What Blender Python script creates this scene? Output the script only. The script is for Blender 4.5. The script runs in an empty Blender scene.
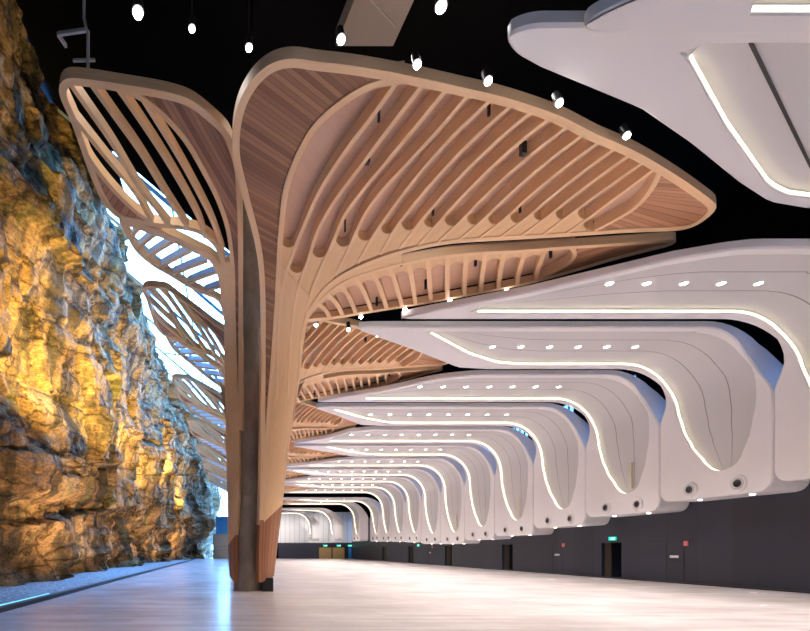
import bpy, math, random
from mathutils import Vector, noise
random.seed(7)
sc = bpy.context.scene
COL = sc.collection
HC, F, VX, VY = 1.7, 480.0, 232.0, 549.5          # eye height, focal length in px, vanishing point

# ------------------------------------------------------------------ materials
def mat(name, base=(.8,.8,.8), rough=.6, metal=0., emit=None, strength=0., spec=.5):
    m = bpy.data.materials.new(name); m.use_nodes = True
    b = m.node_tree.nodes['Principled BSDF']
    b.inputs['Base Color'].default_value = (*base, 1)
    b.inputs['Roughness'].default_value = rough
    b.inputs['Metallic'].default_value = metal
    b.inputs['Specular IOR Level'].default_value = spec
    if emit:
        b.inputs['Emission Color'].default_value = (*emit, 1)
        b.inputs['Emission Strength'].default_value = strength
    return m
def N(m, t, **kw):
    n = m.node_tree.nodes.new(t)
    for k, v in kw.items():
        if k.startswith('i_'):
            key = k[2:]
            n.inputs[int(key) if key.isdigit() else key].default_value = v
        else: setattr(n, k, v)
    return n
def L(m, a, b): m.node_tree.links.new(a, b)
def BS(m): return m.node_tree.nodes['Principled BSDF']
def ramp(m, fac, stops):
    r = N(m, 'ShaderNodeValToRGB'); e = r.color_ramp.elements
    e[0].position, e[0].color = stops[0][0], (*stops[0][1], 1)
    e[1].position, e[1].color = stops[-1][0], (*stops[-1][1], 1)
    for p, c in stops[1:-1]:
        q = e.new(p); q.color = (*c, 1)
    L(m, fac, r.inputs[0]); return r.outputs[0]
def noise_tex(m, vec, scale, detail=4, rough=.6, mapscale=None):
    if mapscale:
        mp = N(m, 'ShaderNodeMapping'); mp.inputs['Scale'].default_value = mapscale
        L(m, vec, mp.inputs[0]); vec = mp.outputs[0]
    n = N(m, 'ShaderNodeTexNoise'); n.inputs['Scale'].default_value = scale
    n.inputs['Detail'].default_value = detail; n.inputs['Roughness'].default_value = rough
    L(m, vec, n.inputs['Vector']); return n.outputs[0]
def mathn(m, op, a, b=None, c=None):
    n = N(m, 'ShaderNodeMath', operation=op)
    for i, v in enumerate((a, b, c)):
        if v is None: continue
        if isinstance(v, (int, float)): n.inputs[i].default_value = v
        else: L(m, v, n.inputs[i])
    return n.outputs[0]
def mixc(m, fac, a, b, mode='MIX'):
    n = N(m, 'ShaderNodeMix', data_type='RGBA', blend_type=mode)
    if isinstance(fac, (int, float)): n.inputs[0].default_value = fac
    else: L(m, fac, n.inputs[0])
    for i, v in ((6, a), (7, b)):
        if isinstance(v, tuple): n.inputs[i].default_value = (*v, 1)
        else: L(m, v, n.inputs[i])
    return n.outputs[2]
def bump(m, h, strength, dist=.1):
    n = N(m, 'ShaderNodeBump'); n.inputs['Strength'].default_value = strength
    n.inputs['Distance'].default_value = dist
    L(m, h, n.inputs['Height']); L(m, n.outputs[0], BS(m).inputs['Normal'])
def texco(m, w): return N(m, 'ShaderNodeTexCoord').outputs[w]

def wood_plain(name, a, b):
    m = mat(name, rough=.55)
    n = noise_tex(m, texco(m, 'UV'), 1.0, 5, .65, (1.2, 22, 1))
    k = noise_tex(m, texco(m, 'Object'), 9, 3, .5)
    c = ramp(m, n, [(.3, a), (.7, b)])
    knots = mathn(m, 'GREATER_THAN', k, .73)
    L(m, mixc(m, mathn(m, 'MULTIPLY', knots, .35), c, tuple(x*.55 for x in a)), BS(m).inputs['Base Color'])
    return m
def wood_planks(name, width, stops):
    m = mat(name, rough=.5)
    uv = texco(m, 'UV'); s = N(m, 'ShaderNodeSeparateXYZ'); L(m, uv, s.inputs[0])
    q = mathn(m, 'DIVIDE', s.outputs[0], width)
    fl = mathn(m, 'FLOOR', q); fr = mathn(m, 'FRACT', q)
    wn = N(m, 'ShaderNodeTexWhiteNoise', noise_dimensions='1D'); L(m, fl, wn.inputs['W'])
    g = noise_tex(m, uv, 1.0, 4, .6, (30, 1.5, 1))
    v = mathn(m, 'ADD', mathn(m, 'MULTIPLY', wn.outputs[0], .75), mathn(m, 'MULTIPLY', g, .25))
    c = ramp(m, v, stops)
    edge = mathn(m, 'LESS_THAN', fr, .10)
    L(m, mixc(m, mathn(m, 'MULTIPLY', edge, .75), c, (.05, .025, .015)), BS(m).inputs['Base Color'])
    return m

M = {}
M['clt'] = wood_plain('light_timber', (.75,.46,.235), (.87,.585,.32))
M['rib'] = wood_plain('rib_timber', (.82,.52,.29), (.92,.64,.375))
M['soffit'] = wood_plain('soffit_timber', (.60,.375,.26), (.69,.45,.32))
M['walnut'] = wood_planks('walnut_planks', .115, [(0,(.17,.070,.032)), (.5,(.29,.130,.062)), (1,(.43,.215,.110))])
M['tipplank'] = wood_planks('tip_planks', .20, [(0,(.32,.135,.060)), (.5,(.46,.215,.110)), (1,(.60,.32,.180))])
M['basewood'] = wood_planks('base_planks', .22, [(0,(.30,.115,.045)), (1,(.42,.175,.080))])
m = M['concrete'] = mat('concrete', rough=.75)
n = noise_tex(m, texco(m, 'Object'), 1.6, 6, .65, (1,1,.5))
L(m, ramp(m, n, [(.3,(.28,.215,.16)), (.55,(.42,.345,.27)), (.75,(.52,.44,.36))]), BS(m).inputs['Base Color'])
bump(m, n, .2, .03)
M['white'] = mat('white_shell_paint', (.78,.765,.785), .45)
m = M['recess'] = mat('grey_acoustic_panel', (.52,.515,.53), .6)
s = N(m, 'ShaderNodeSeparateXYZ'); L(m, texco(m, 'UV'), s.inputs[0])
ln = None
for f_ in (.34, .66):
    d = mathn(m, 'LESS_THAN', mathn(m, 'ABSOLUTE', mathn(m, 'SUBTRACT', s.outputs[1], f_)), .0058)
    ln = d if ln is None else mathn(m, 'MAXIMUM', ln, d)
L(m, mixc(m, mathn(m, 'MULTIPLY', ln, .8), (.52,.515,.53), (.10,.10,.11)), BS(m).inputs['Base Color'])
M['plainrecess'] = mat('plain_grey_panel', (.56,.545,.56), .6)
m = M['louvre'] = mat('frosted_louvre', (.74,.76,.78), .5)
tl_ = N(m, 'ShaderNodeBsdfTranslucent'); tl_.inputs[0].default_value = (.75,.82,.9,1)
ms_ = N(m, 'ShaderNodeMixShader'); ms_.inputs[0].default_value = .6
L(m, BS(m).outputs[0], ms_.inputs[1]); L(m, tl_.outputs[0], ms_.inputs[2]); L(m, ms_.outputs[0], m.node_tree.nodes['Material Output'].inputs[0])
M['led'] = mat('led_strip', (1,1,1), .5, emit=(1,.89,.60), strength=1.7)
M['lamp'] = mat('lamp_lens', (1,1,1), .5, emit=(1,.96,.9), strength=7)
M['bulb'] = mat('spot_lens', (1,1,1), .5, emit=(1,.94,.88), strength=25)
M['warmbulb'] = mat('warm_lens', (1,1,1), .5, emit=(1,.72,.36), strength=40)
M['black'] = mat('black_metal', (.012,.012,.014), .5)
M['ceil'] = mat('black_ceiling', (.006,.006,.007), 1., spec=0)
M['greysteel'] = mat('grey_steel', (.30,.30,.31), .5, .3)
M['duct'] = mat('grey_duct', (.23,.22,.21), .7)
M['backlitsteel'] = mat('skylight_steel', (.30,.42,.52), .5)  # blue of the backlight on the glazing bars, put into their colour
M['slotlight'] = mat('slot_trim', (.70,.62,.40), .5)
m = M['charcoal'] = mat('charcoal_panels', rough=.42)
ob = texco(m, 'Object'); s = N(m, 'ShaderNodeSeparateXYZ'); L(m, ob, s.inputs[0])
ju = mathn(m, 'LESS_THAN', mathn(m, 'FRACT', mathn(m, 'DIVIDE', s.outputs[1], 1.65)), .016)
jz = mathn(m, 'LESS_THAN', mathn(m, 'ABSOLUTE', mathn(m, 'SUBTRACT', s.outputs[2], 2.12)), .014)
wn = N(m, 'ShaderNodeTexWhiteNoise', noise_dimensions='1D'); L(m, mathn(m, 'FLOOR', mathn(m, 'DIVIDE', s.outputs[1], 1.65)), wn.inputs['W'])
c = ramp(m, wn.outputs[0], [(0,(.012,.016,.030)), (1,(.019,.024,.042))])
L(m, mixc(m, mathn(m, 'MAXIMUM', ju, jz), c, (.012,.012,.015)), BS(m).inputs['Base Color'])
m = M['endpanel'] = mat('pale_ribbed_panel', rough=.6)
s = N(m, 'ShaderNodeSeparateXYZ'); L(m, texco(m, 'Object'), s.inputs[0])
g = mathn(m, 'LESS_THAN', mathn(m, 'FRACT', mathn(m, 'DIVIDE', s.outputs[0], .9)), .10)
L(m, mixc(m, g, (.84,.82,.82), (.58,.57,.57)), BS(m).inputs['Base Color'])
# polished floor
m = M['floor'] = mat('polished_floor', rough=.22, spec=.6)
ob = texco(m, 'Object')
br = N(m, 'ShaderNodeTexBrick'); br.offset = .37
for k_, v_ in (('Scale', 1.), ('Mortar Size', .006), ('Brick Width', 2.4), ('Row Height', .32), ('Bias', 0.)): br.inputs[k_].default_value = v_
br.inputs['Color1'].default_value = (.66,.575,.58,1); br.inputs['Color2'].default_value = (.38,.325,.33,1); br.inputs['Mortar'].default_value = (.36,.31,.31,1)
L(m, ob, br.inputs['Vector'])
g = noise_tex(m, ob, 1., 5, .65, (.35, 2.2, 1)); g2 = noise_tex(m, ob, .35, 4, .6)
c = mixc(m, .55, br.outputs[0], ramp(m, g, [(.32,(.46,.395,.39)), (.68,(.74,.66,.65))]))
L(m, mixc(m, .25, c, ramp(m, g2, [(.35,(.50,.43,.42)), (.65,(.74,.68,.67))])), BS(m).inputs['Base Color'])
L(m, mathn(m, 'MULTIPLY_ADD', g2, .22, .12), BS(m).inputs['Roughness'])
# sandstone
m = M['rock'] = mat('sandstone', rough=.85, spec=.25)
ob = texco(m, 'Object')
n1 = noise_tex(m, ob, .22, 6, .62); n2 = noise_tex(m, ob, 1., 6, .7, (1,.9,3.2)); n3 = noise_tex(m, ob, 1., 5, .62, (.6,.9,.14))
c = ramp(m, n1, [(.30,(.22,.105,.040)), (.45,(.42,.235,.10)), (.56,(.55,.35,.16)), (.70,(.62,.47,.27))])
c = mixc(m, .55, c, ramp(m, n2, [(.28,(.12,.065,.03)), (.55,(.48,.30,.14)), (.8,(.72,.55,.34))]))
stain = ramp(m, n3, [(.43,(1,1,1)), (.56,(0,0,0))])
c = mixc(m, mathn(m, 'MULTIPLY', stain, .85), c, (.055,.050,.035))
moss = ramp(m, noise_tex(m, ob, .5, 4, .6, (1,1,.45)), [(.54,(0,0,0)), (.66,(1,1,1))])
c = mixc(m, mathn(m, 'MULTIPLY', moss, .45), c, (.20,.20,.045))
wv = noise_tex(m, ob, .8, 5, .6)
mp = N(m, 'ShaderNodeMapping'); mp.inputs['Scale'].default_value = (.26,.20,.62); mp.inputs['Rotation'].default_value = (.28,0,0); L(m, ob, mp.inputs[0])
va = N(m, 'ShaderNodeVectorMath', operation='MULTIPLY_ADD'); L(m, wv, va.inputs[0]); va.inputs[1].default_value = (.9,.9,.9); L(m, mp.outputs[0], va.inputs[2])
vo = N(m, 'ShaderNodeTexVoronoi', feature='DISTANCE_TO_EDGE'); vo.inputs['Scale'].default_value = 1.; L(m, va.outputs[0], vo.inputs['Vector'])
crk = ramp(m, vo.outputs['Distance'], [(.0,(.20,.18,.16)), (.03,(.65,.65,.65)), (.09,(1,1,1))])
sp_ = noise_tex(m, ob, 5., 5, .75, (1,.8,2.5))
spk = ramp(m, sp_, [(.32,(.38,.36,.34)), (.5,(.95,.95,.95)), (.68,(1.35,1.3,1.2))])
L(m, mixc(m, 1., mixc(m, 1., c, spk, 'MULTIPLY'), crk, 'MULTIPLY'), BS(m).inputs['Base Color'])
hh = mathn(m, 'ADD', noise_tex(m, ob, 1.6, 8, .72, (1,.8,2.2)), mathn(m, 'MULTIPLY', noise_tex(m, ob, 7, 4, .6), .3))
hh = mathn(m, 'ADD', hh, mathn(m, 'MULTIPLY', mathn(m, 'MINIMUM', vo.outputs['Distance'], .12), 3.))
bump(m, hh, 1., .5)
m = M['gravel'] = mat('gravel', rough=.95)
v = N(m, 'ShaderNodeTexVoronoi'); v.inputs['Scale'].default_value = 9; L(m, texco(m, 'Object'), v.inputs['Vector'])
L(m, ramp(m, v.outputs['Color'], [(0,(.13,.125,.13)), (1,(.46,.45,.46))]), BS(m).inputs['Base Color'])
bump(m, v.outputs['Distance'], .8, .06)
M['bluepanel'] = mat('blue_banner', (.02,.22,.60), .5)
M['oak'] = mat('oak_door', (.42,.27,.11), .5)
M['reveal'] = mat('door_reveal', (.14,.105,.07), .6)
M['green'] = mat('exit_green', (.0,.45,.28), .5, emit=(.0,.75,.45), strength=1.0)
M['signwhite'] = mat('sign_white', (.9,.9,.9), .5, emit=(1,1,1), strength=.6)
M['red'] = mat('red_sign', (.80,.22,.22), .5)
M['plate'] = mat('pale_plate', (.62,.62,.66), .4)
M['redlight'] = mat('red_indicator', (.7,.02,.02), .5, emit=(1,.05,.03), strength=3)
m = M['glass'] = bpy.data.materials.new('clear_pane'); m.use_nodes = True
nt = m.node_tree; nt.nodes.remove(nt.nodes['Principled BSDF'])
tr = nt.nodes.new('ShaderNodeBsdfTransparent'); tr.inputs[0].default_value = (.93,.97,1,1)
gl = nt.nodes.new('ShaderNodeBsdfGlossy'); gl.inputs['Roughness'].default_value = .03
mx = nt.nodes.new('ShaderNodeMixShader'); mx.inputs[0].default_value = .06
nt.links.new(tr.outputs[0], mx.inputs[1]); nt.links.new(gl.outputs[0], mx.inputs[2]); nt.links.new(mx.outputs[0], nt.nodes['Material Output'].inputs[0])

m = M['tint'] = M['glass'].copy(); m.name = 'tinted_pane'  # tint added to dim the sky light through the clerestory
for q in m.node_tree.nodes:
    if q.type == 'BSDF_TRANSPARENT': q.inputs[0].default_value = (.36,.46,.52,1)
# ------------------------------------------------------------------ mesh helpers
class MB:
    def __init__(s): s.v, s.f, s.uv = [], [], []
    def add(s, pts, faces, uvs=None):
        o = len(s.v); s.v += [tuple(p) for p in pts]
        s.uv += list(uvs) if uvs else [(0, 0)]*len(pts)
        s.f += [tuple(i+o for i in f) for f in faces]
    def box(s, x0, x1, y0, y1, z0, z1):
        p = [(x,y,z) for x in (x0,x1) for y in (y0,y1) for z in (z0,z1)]
        s.add(p, [(0,1,3,2),(4,6,7,5),(0,4,5,1),(2,3,7,6),(0,2,6,4),(1,5,7,3)], [(q[1]+q[0], q[2]) for q in p])
    def loft(s, rings, closed=True, caps=True, uvs=None):
        n = len(rings[0]); pts = [p for r in rings for p in r]; fs = []
        for i in range(len(rings)-1):
            for j in range(n if closed else n-1):
                k = (j+1) % n
                fs.append((i*n+j, i*n+k, (i+1)*n+k, (i+1)*n+j))
        if caps and closed: fs += [tuple(range(n))[::-1], tuple((len(rings)-1)*n+j for j in range(n))]
        s.add(pts, fs, uvs)
    def tube(s, a, b, r, n=8, r2=None):
        a, b = Vector(a), Vector(b); d = (b-a).normalized()
        u = d.orthogonal().normalized(); w = d.cross(u); r2 = r if r2 is None else r2
        s.loft([[p + (u*math.cos(t)+w*math.sin(t))*q for t in [2*math.pi*i/n for i in range(n)]] for p, q in ((a, r), (b, r2))])
    def bar(s, a, b, w, h):
        a, b = Vector(a), Vector(b); d = (b-a).normalized()
        up = Vector((0,0,1)) if abs(d.z) < .95 else Vector((0,1,0))
        sx = d.cross(up).normalized(); uz = sx.cross(d)
        s.loft([[p+sx*w/2*i+uz*h/2*j for i, j in ((-1,-1),(1,-1),(1,1),(-1,1))] for p in (a, b)])
    def sphere(s, c, r, n=10):
        c = Vector(c); rings = []
        for i in range(1, n//2+1):
            t = math.pi*i/(n//2+1)
            rings.append([c+Vector((r*math.sin(t)*math.cos(2*math.pi*j/n), r*math.sin(t)*math.sin(2*math.pi*j/n), r*math.cos(t))) for j in range(n)])
        s.loft(rings)
    def build(s, name, material, parent=None, smooth=None, xf=None, origin=None):
        vs = [xf(p) for p in s.v] if xf else s.v
        if origin is not None: vs = [(p[0]-origin[0], p[1]-origin[1], p[2]-origin[2]) for p in vs]
        me = bpy.data.meshes.new(name); me.from_pydata(vs, [], s.f)
        ul = me.uv_layers.new(name='UVMap')
        for lp in me.loops: ul.data[lp.index].uv = s.uv[lp.vertex_index]
        me.materials.append(material); me.validate(); me.update()
        import bmesh
        bm = bmesh.new(); bm.from_mesh(me); bmesh.ops.recalc_face_normals(bm, faces=bm.faces); bm.to_mesh(me); bm.free()
        if smooth:
            me.shade_smooth(); me.set_sharp_from_angle(angle=math.radians(smooth))
        o = bpy.data.objects.new(name, me); COL.objects.link(o)
        if parent: o.parent = parent
        return o
def tag(o, label, cat, group=None, kind=None):
    o['label'] = label; o['category'] = cat
    if group: o['group'] = group
    if kind: o['kind'] = kind
    return o
def empty(name, loc, label, cat, group=None):
    o = bpy.data.objects.new(name, None); COL.objects.link(o); o.location = loc; o.empty_display_size = .2
    return tag(o, label, cat, group)
def struct(o): o['kind'] = 'structure'; return o
ORD = ['nearest','second','third','fourth','fifth','sixth','seventh','eighth','ninth','tenth','eleventh','twelfth','thirteenth','fourteenth','fifteenth','sixteenth','seventeenth','eighteenth']
NTH = ['first']+ORD[1:]

# ------------------------------------------------------------------ timber tree: flared surface
CX, CY = .67, 20.15
def make_table(prof):
    d = [p[0] for p in prof]; z = [p[1] for p in prof]; n = len(d)
    sl = [(z[i+1]-z[i])/(d[i+1]-d[i]) for i in range(n-1)]
    t = [sl[0]]+[2*a*b/(a+b) if a*b > 0 else 0 for a, b in zip(sl, sl[1:])]+[sl[-1]]
    tab = []; i = 0
    for k in range(4000):
        x = k*.01
        if x <= d[0]: tab.append(z[0]+(x-d[0])*6); continue
        if x >= d[-1]: tab.append(z[-1]); continue
        while x > d[i+1]: i += 1
        h = d[i+1]-d[i]; u = (x-d[i])/h
        tab.append((2*u**3-3*u*u+1)*z[i]+(u**3-2*u*u+u)*h*t[i]+(3*u*u-2*u**3)*z[i+1]+(u**3-u*u)*h*t[i+1])
    return tab
TR = make_table([(.95,-1.7),(1.2,0),(1.42,2),(1.78,4.6),(2.1,6.3),(2.7,7.6),(3.7,8.4),(5,8.85),(7,9.15),(10,9.40),(14,9.56),(18,9.62)])
TL = make_table([(.80,-1.7),(.86,3),(1.0,5.5),(1.25,7),(1.8,8.1),(2.8,8.8),(4.5,9.2),(7,9.5),(9,9.8),(11,10.1),(14,10.3)])
def S(tab, d):
    q = d*100; i = min(int(q), 3998); return tab[i]+(tab[i+1]-tab[i])*(q-i)
CACHE = {}
def T(p, tab=TR):
    key = (round(p[0],2), round(p[1],2), id(tab))
    if key in CACHE: return CACHE[key]
    a, b = (p[0]-VX)/F, (VY-p[1])/F
    f = lambda Y: b*Y-S(tab, math.hypot(a*Y-CX, Y-CY))
    Y, best, prev = 5., (-1e9, 5.), None
    hit = None
    while Y < CY+.2:
        v = f(Y)
        if v > best[0]: best = (v, Y)
        if v >= 0: hit = Y; break
        Y += .2
    if hit is None: Y = best[1]
    else:
        lo, hi = hit-.2, hit
        for _ in range(14):
            mid = (lo+hi)/2
            if f(mid) >= 0: hi = mid
            else: lo = mid
        Y = hi
    r = Vector((a*Y, Y, HC+b*Y)); CACHE[key] = r; return r
def nrm(p, tab):                                    # outward (down and away from the trunk)
    dx, dy = p.x-CX, p.y-CY; d = max(.3, math.hypot(dx, dy))
    g = max(0, (S(tab, d+.08)-S(tab, d-.08))/.16)
    return Vector((g*dx/d, g*dy/d, -1)).normalized()
def cr(pts, n):                                     # smooth curve through points, n even samples
    P = [Vector((p[0], p[1])) for p in pts]; P = [P[0]*2-P[1]]+P+[P[-1]*2-P[-2]]
    out = []
    for i in range(1, len(P)-2):
        p0, p1, p2, p3 = P[i-1:i+3]
        t0, t1 = 0, max(1e-6, (p1-p0).length**.5); t2 = t1+max(1e-6, (p2-p1).length**.5); t3 = t2+max(1e-6, (p3-p2).length**.5)
        for k in range(14):
            t = t1+(t2-t1)*k/14
            A1 = p0*((t1-t)/(t1-t0))+p1*((t-t0)/(t1-t0)); A2 = p1*((t2-t)/(t2-t1))+p2*((t-t1)/(t2-t1)); A3 = p2*((t3-t)/(t3-t2))+p3*((t-t2)/(t3-t2))
            B1 = A1*((t2-t)/(t2-t0))+A2*((t-t0)/(t2-t0)); B2 = A2*((t3-t)/(t3-t1))+A3*((t-t1)/(t3-t1))
            out.append(B1*((t2-t)/(t2-t1))+B2*((t-t1)/(t2-t1)))
    out.append(P[-2])
    L_ = [0]
    for a, b in zip(out, out[1:]): L_.append(L_[-1]+(b-a).length)
    res = []; j = 0
    for k in range(n):
        q = L_[-1]*k/(n-1)
        while j < len(L_)-2 and L_[j+1] < q: j += 1
        u = (q-L_[j])/max(1e-9, L_[j+1]-L_[j]); res.append(out[j].lerp(out[j+1], min(1, u)))
    return res
def sweep(mb, px, w, depth, tab, n=None, off=0.):
    """solid band on the surface along a traced curve: width w, going `depth` into the timber"""
    c = cr(px, n or max(8, len(px)*6)); pts = [T(p, tab) for p in c]
    # light smoothing along the band
    for _ in range(2): pts = [pts[0]]+[(a+b*2+d)/4 for a, b, d in zip(pts, pts[1:], pts[2:])]+[pts[-1]]
    rings, uvs, l = [], [], 0.
    for i, p in enumerate(pts):
        t = (pts[min(i+1, len(pts)-1)]-pts[max(i-1, 0)]).normalized(); nn = nrm(p, tab)
        s_ = t.cross(nn).normalized(); ww = w(i/(len(pts)-1)) if callable(w) else w
        if i: l += (p-pts[i-1]).length
        p = p+nn*off
        rings.append([p-s_*ww/2, p+s_*ww/2, p+s_*ww/2-nn*depth, p-s_*ww/2-nn*depth])
        uvs += [(l, 0), (l, ww), (l, ww+depth), (l, 2*ww+depth)]
    mb.loft(rings, uvs=uvs)
def patch(mb, rows, tab, inset=0., thick=0., across=False, plan=None):
    """sheet through px rows (each a list of px points, same length) on the surface"""
    G = []
    for r in rows:
        g = []
        for p in r:
            q = T(p, tab); g.append((q, nrm(q, tab)))
        G.append(g)
    nr, nc = len(G), len(G[0]); uv = []
    U = [0.]
    for i in range(1, nr): U.append(U[-1]+(G[i][nc//2][0]-G[i-1][nc//2][0]).length)
    V = [0.]
    for j in range(1, nc): V.append(V[-1]+(G[nr//2][j][0]-G[nr//2][j-1][0]).length)
    bot = [p-n_*inset for g in G for p, n_ in g]
    uv = [(V[j], U[i]) if across else (U[i], V[j]) for i in range(nr) for j in range(nc)]
    if plan: uv = [(p.x*plan[0]+p.y*plan[1]+p.z*plan[2], p.x*-plan[1]+p.y*plan[0]) for p in bot]
    fs = [(i*nc+j, i*nc+j+1, (i+1)*nc+j+1, (i+1)*nc+j) for i in range(nr-1) for j in range(nc-1)]
    if not thick: mb.add(bot, fs, uv); return
    top = [p-n_*(inset+thick) for g in G for p, n_ in g]; o = nr*nc
    fs2 = [tuple(k+o for k in f[::-1]) for f in fs]
    ring = [j for j in range(nc)]+[i*nc+nc-1 for i in range(1, nr)]+[(nr-1)*nc+j for j in range(nc-2, -1, -1)]+[i*nc for i in range(nr-2, 0, -1)]
    side = [(a, b, b+o, a+o) for a, b in zip(ring, ring[1:]+ring[:1])]
    mb.add(bot+top, fs+fs2+side, uv+uv)
def between(A, B, n, m):
    a, b = cr(A, n), cr(B, n)
    return [[a[i].lerp(b[i], j/(m-1)) for j in range(m)] for i in range(n)]

D = .34
tree_parts = []     # (level, name, MB, material, parent key, smooth)
def tp(key, name, mb, material, par=None, smooth=30): tree_parts.append((key, name, mb, material, par, smooth))

# trunk: concrete core, timber faces, cladding round the back
b = MB()
b.loft([[Vector((CX+.50*r*math.cos(t), CY+.50*r*math.sin(t), z)) for t in [2*math.pi*i/24 for i in range(24)]] for z, r in ((0,1.22),(.9,1.16),(3.9,1.04),(3.92,1.0),(3.97,1.0),(3.99,1.04),(7.6,1.0),(17.1,.96))])
tp('core', 'concrete_core', b, M['concrete'])
b = MB(); b.box(CX+.55, CX+1.0, CY-.75, CY-.1, 0, .55); tp('foot', 'steel_foot', b, M['black'])
A_sep = [(404,80.5),(396.7,81.5),(370,87),(336.7,107),(313,130),(296.7,160),(286.7,187),(283,212),(280,245),(276.5,307),(272,370),(268,420),(264.8,465),(263.5,495)]
A_left = [(340,68.8),(315,66.2),(296,63.2),(284.6,63.8),(271,68.5),(258,79),(245.7,97),(239,116),(236,137),(236.7,160),(241,178),(246,198),(252,220),(257,240),(260.5,260),(262.5,285),(263.3,320),(263.3,400),(262.5,470),(261,525)]
right_edge = [(309,300),(308,315),(304,332),(300.5,365),(297,400),(290,440),(282.8,504.7)]
b = MB(); patch(b, between([(278.6,262),(276.5,307),(272,370),(268,420),(264.8,465),(262,500),(261,525)], [(312,300),(308,315),(302,345),(297,400),(290,440),(285,485),(282.8,504.7)], 40, 9), TR, .01, .16)
tp('trunk', 'trunk_panel', b, M['clt'])
b = MB(); patch(b, between([(261,525),(260.5,550),(260.7,583)], [(282.8,504.7),(278.5,540),(274.4,576)], 12, 6), TR, .01, .16, True)
sweep(b, [(261.8,520),(260.8,550),(260.6,582)], .17, .25, TR, 12, .004); b.uv[-48:] = [(v_*1.0, u_) for u_, v_ in b.uv[-48:]]
tp('trunkbase', 'base_panel', b, M['basewood'])
b = MB(); patch(b, between([(222.5,262),(223.5,300),(224.5,360),(226,440),(227.5,515),(228,545)], [(233,262),(233.5,300),(234.5,360),(239,440),(238.5,500),(235.5,535)], 40, 5), TL, .0, .2)
tp('fin', 'trunk_fin', b, M['clt'])
b = MB(); patch(b, between([(228,545),(228.4,560),(229.5,576)], [(235.5,535),(235,560),(234.6,583)], 8, 4), TL, .0, .2, True)
tp('finbase', 'base_panel', b, M['basewood'])
# cladding round the back of the trunk
def rr(prof, z):
    for (d0, z0), (d1, z1) in zip(prof, prof[1:]):
        if z0 <= z <= z1: return d0+(d1-d0)*(z-z0)/(z1-z0)
    return prof[-1][0]
PR = [(.95,-1.7),(1.2,0),(1.42,2),(1.78,4.6),(2.1,6.3),(2.7,7.6)]; PL = [(.80,-1.7),(.86,3),(1.0,5.5),(1.25,7),(1.4,7.6)]
rings, uvs = [], []
for i in range(24):
    z = -1.0+8.2*i/23; row = []
    for j in range(25):
        t = math.radians(-8+188*j/24); u = (1-math.cos(math.radians(180*j/24)))/2
        r = rr(PR, z)*(1-u)+rr(PL, z)*u-.06
        row.append(Vector((CX+r*math.cos(t), CY+r*math.sin(t), HC+z))); uvs.append((z, t))
    rings.append(row)
b = MB(); b.loft(rings, closed=False, caps=False, uvs=uvs)
tp('clad', 'trunk_cladding', b, M['clt'])

# --- big front right petal
b = MB()
A_rim = A_left[::-1]+[(380.7,75),(421.5,83),(462,92),(503,101.6),(557,119.6),(592.8,137.5),(627.8,152.3),(660,170),(687,187.4),(708.7,203),(714.5,207.6),(708.7,214.5),(694,225.5),(681.7,228.6),(627.8,231),(574,234.6),(520,237.8),(456.7,241.5),(431,245.3),(406,251),(380.7,259),(355,269.4),(330,284.6),(315,303),(307,318),(303,335),(300,365),(296.5,400),(289.5,440),(282,503)]
sweep(b, A_rim, .17, .25, TR, 330)
tp('petA', 'petal', b, M['rib'])
b = MB(); sweep(b, A_sep, .15, D, TR, 100); tp('sepA', 'inner_rim', b, M['rib'], 'petA')
b = MB(); patch(b, between(A_left, A_sep, 110, 9), TR, .035, .06, plan=(.59,-.80,.8)); tp('plankA', 'plank_panel', b, M['walnut'], 'petA')
A_tipin = [(660,172),(658.8,175),(652,188.7),(636,207.6),(614,221),(595.5,231)]
b = MB(); sweep(b, A_tipin, .13, D, TR, 40); tp('tiprimA', 'inner_rim', b, M['rib'], 'petA')
b = MB(); patch(b, between(A_tipin, [(661,170.5),(687,187.4),(708.7,203),(714,207.6),(708.7,214.5),(690,226),(650,230),(600,232.5)], 36, 7), TR, .035, .06); tp('tipA', 'plank_panel', b, M['tipplank'], 'petA')
TOP = [(397,82.5),(422.8,85),(447,89.5),(469,95),(490.7,100.5),(511.6,106),(532,112),(550,118.5),(568.5,126.5),(585,134),(601,141),(616.5,148),(630.5,155),(644,162.5),(655.5,169)]
END = [(292.5,256),(308,262),(330,250),(352,243),(374,236),(395,230),(417,227),(438,224),(460,222.5),(481.5,222),(503,221),(526,219),(548,217),(570,215.5),(584,222)]
FOOT = [(277,400),(288,400),(305,322),(335,277),(357.9,264),(380.7,255),(399.7,249.5),(418.7,245.5),(437.7,243),(459,240.5),(479.5,238.8),(499.8,238),(521,237),(543,235.7),(566,234.5)]
VIA = {0:[(370,120),(346.7,150),(326.7,180),(315,201),(301.7,231.8)], 1:[(400,115),(380,141),(357,172),(340,194),(325,217),(315,238)], 2:[(413.7,130),(382,168),(363,191),(345,215),(336,236)], 3:[(439,130),(406,165.5),(380.7,193),(366,213),(358,229)]}
VIB = {0:[(285.6,275),(281,301),(279,330)], 1:[(300,282),(295,305),(291,340)], 2:[(321,268),(312,290)]}
up_path, dn_path = [], []
sep_up = [(404,80.5),(396.7,81.5),(370,87),(336.7,107),(313,130),(296.7,160),(286.7,187),(283,212),(280.5,245)]
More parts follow.
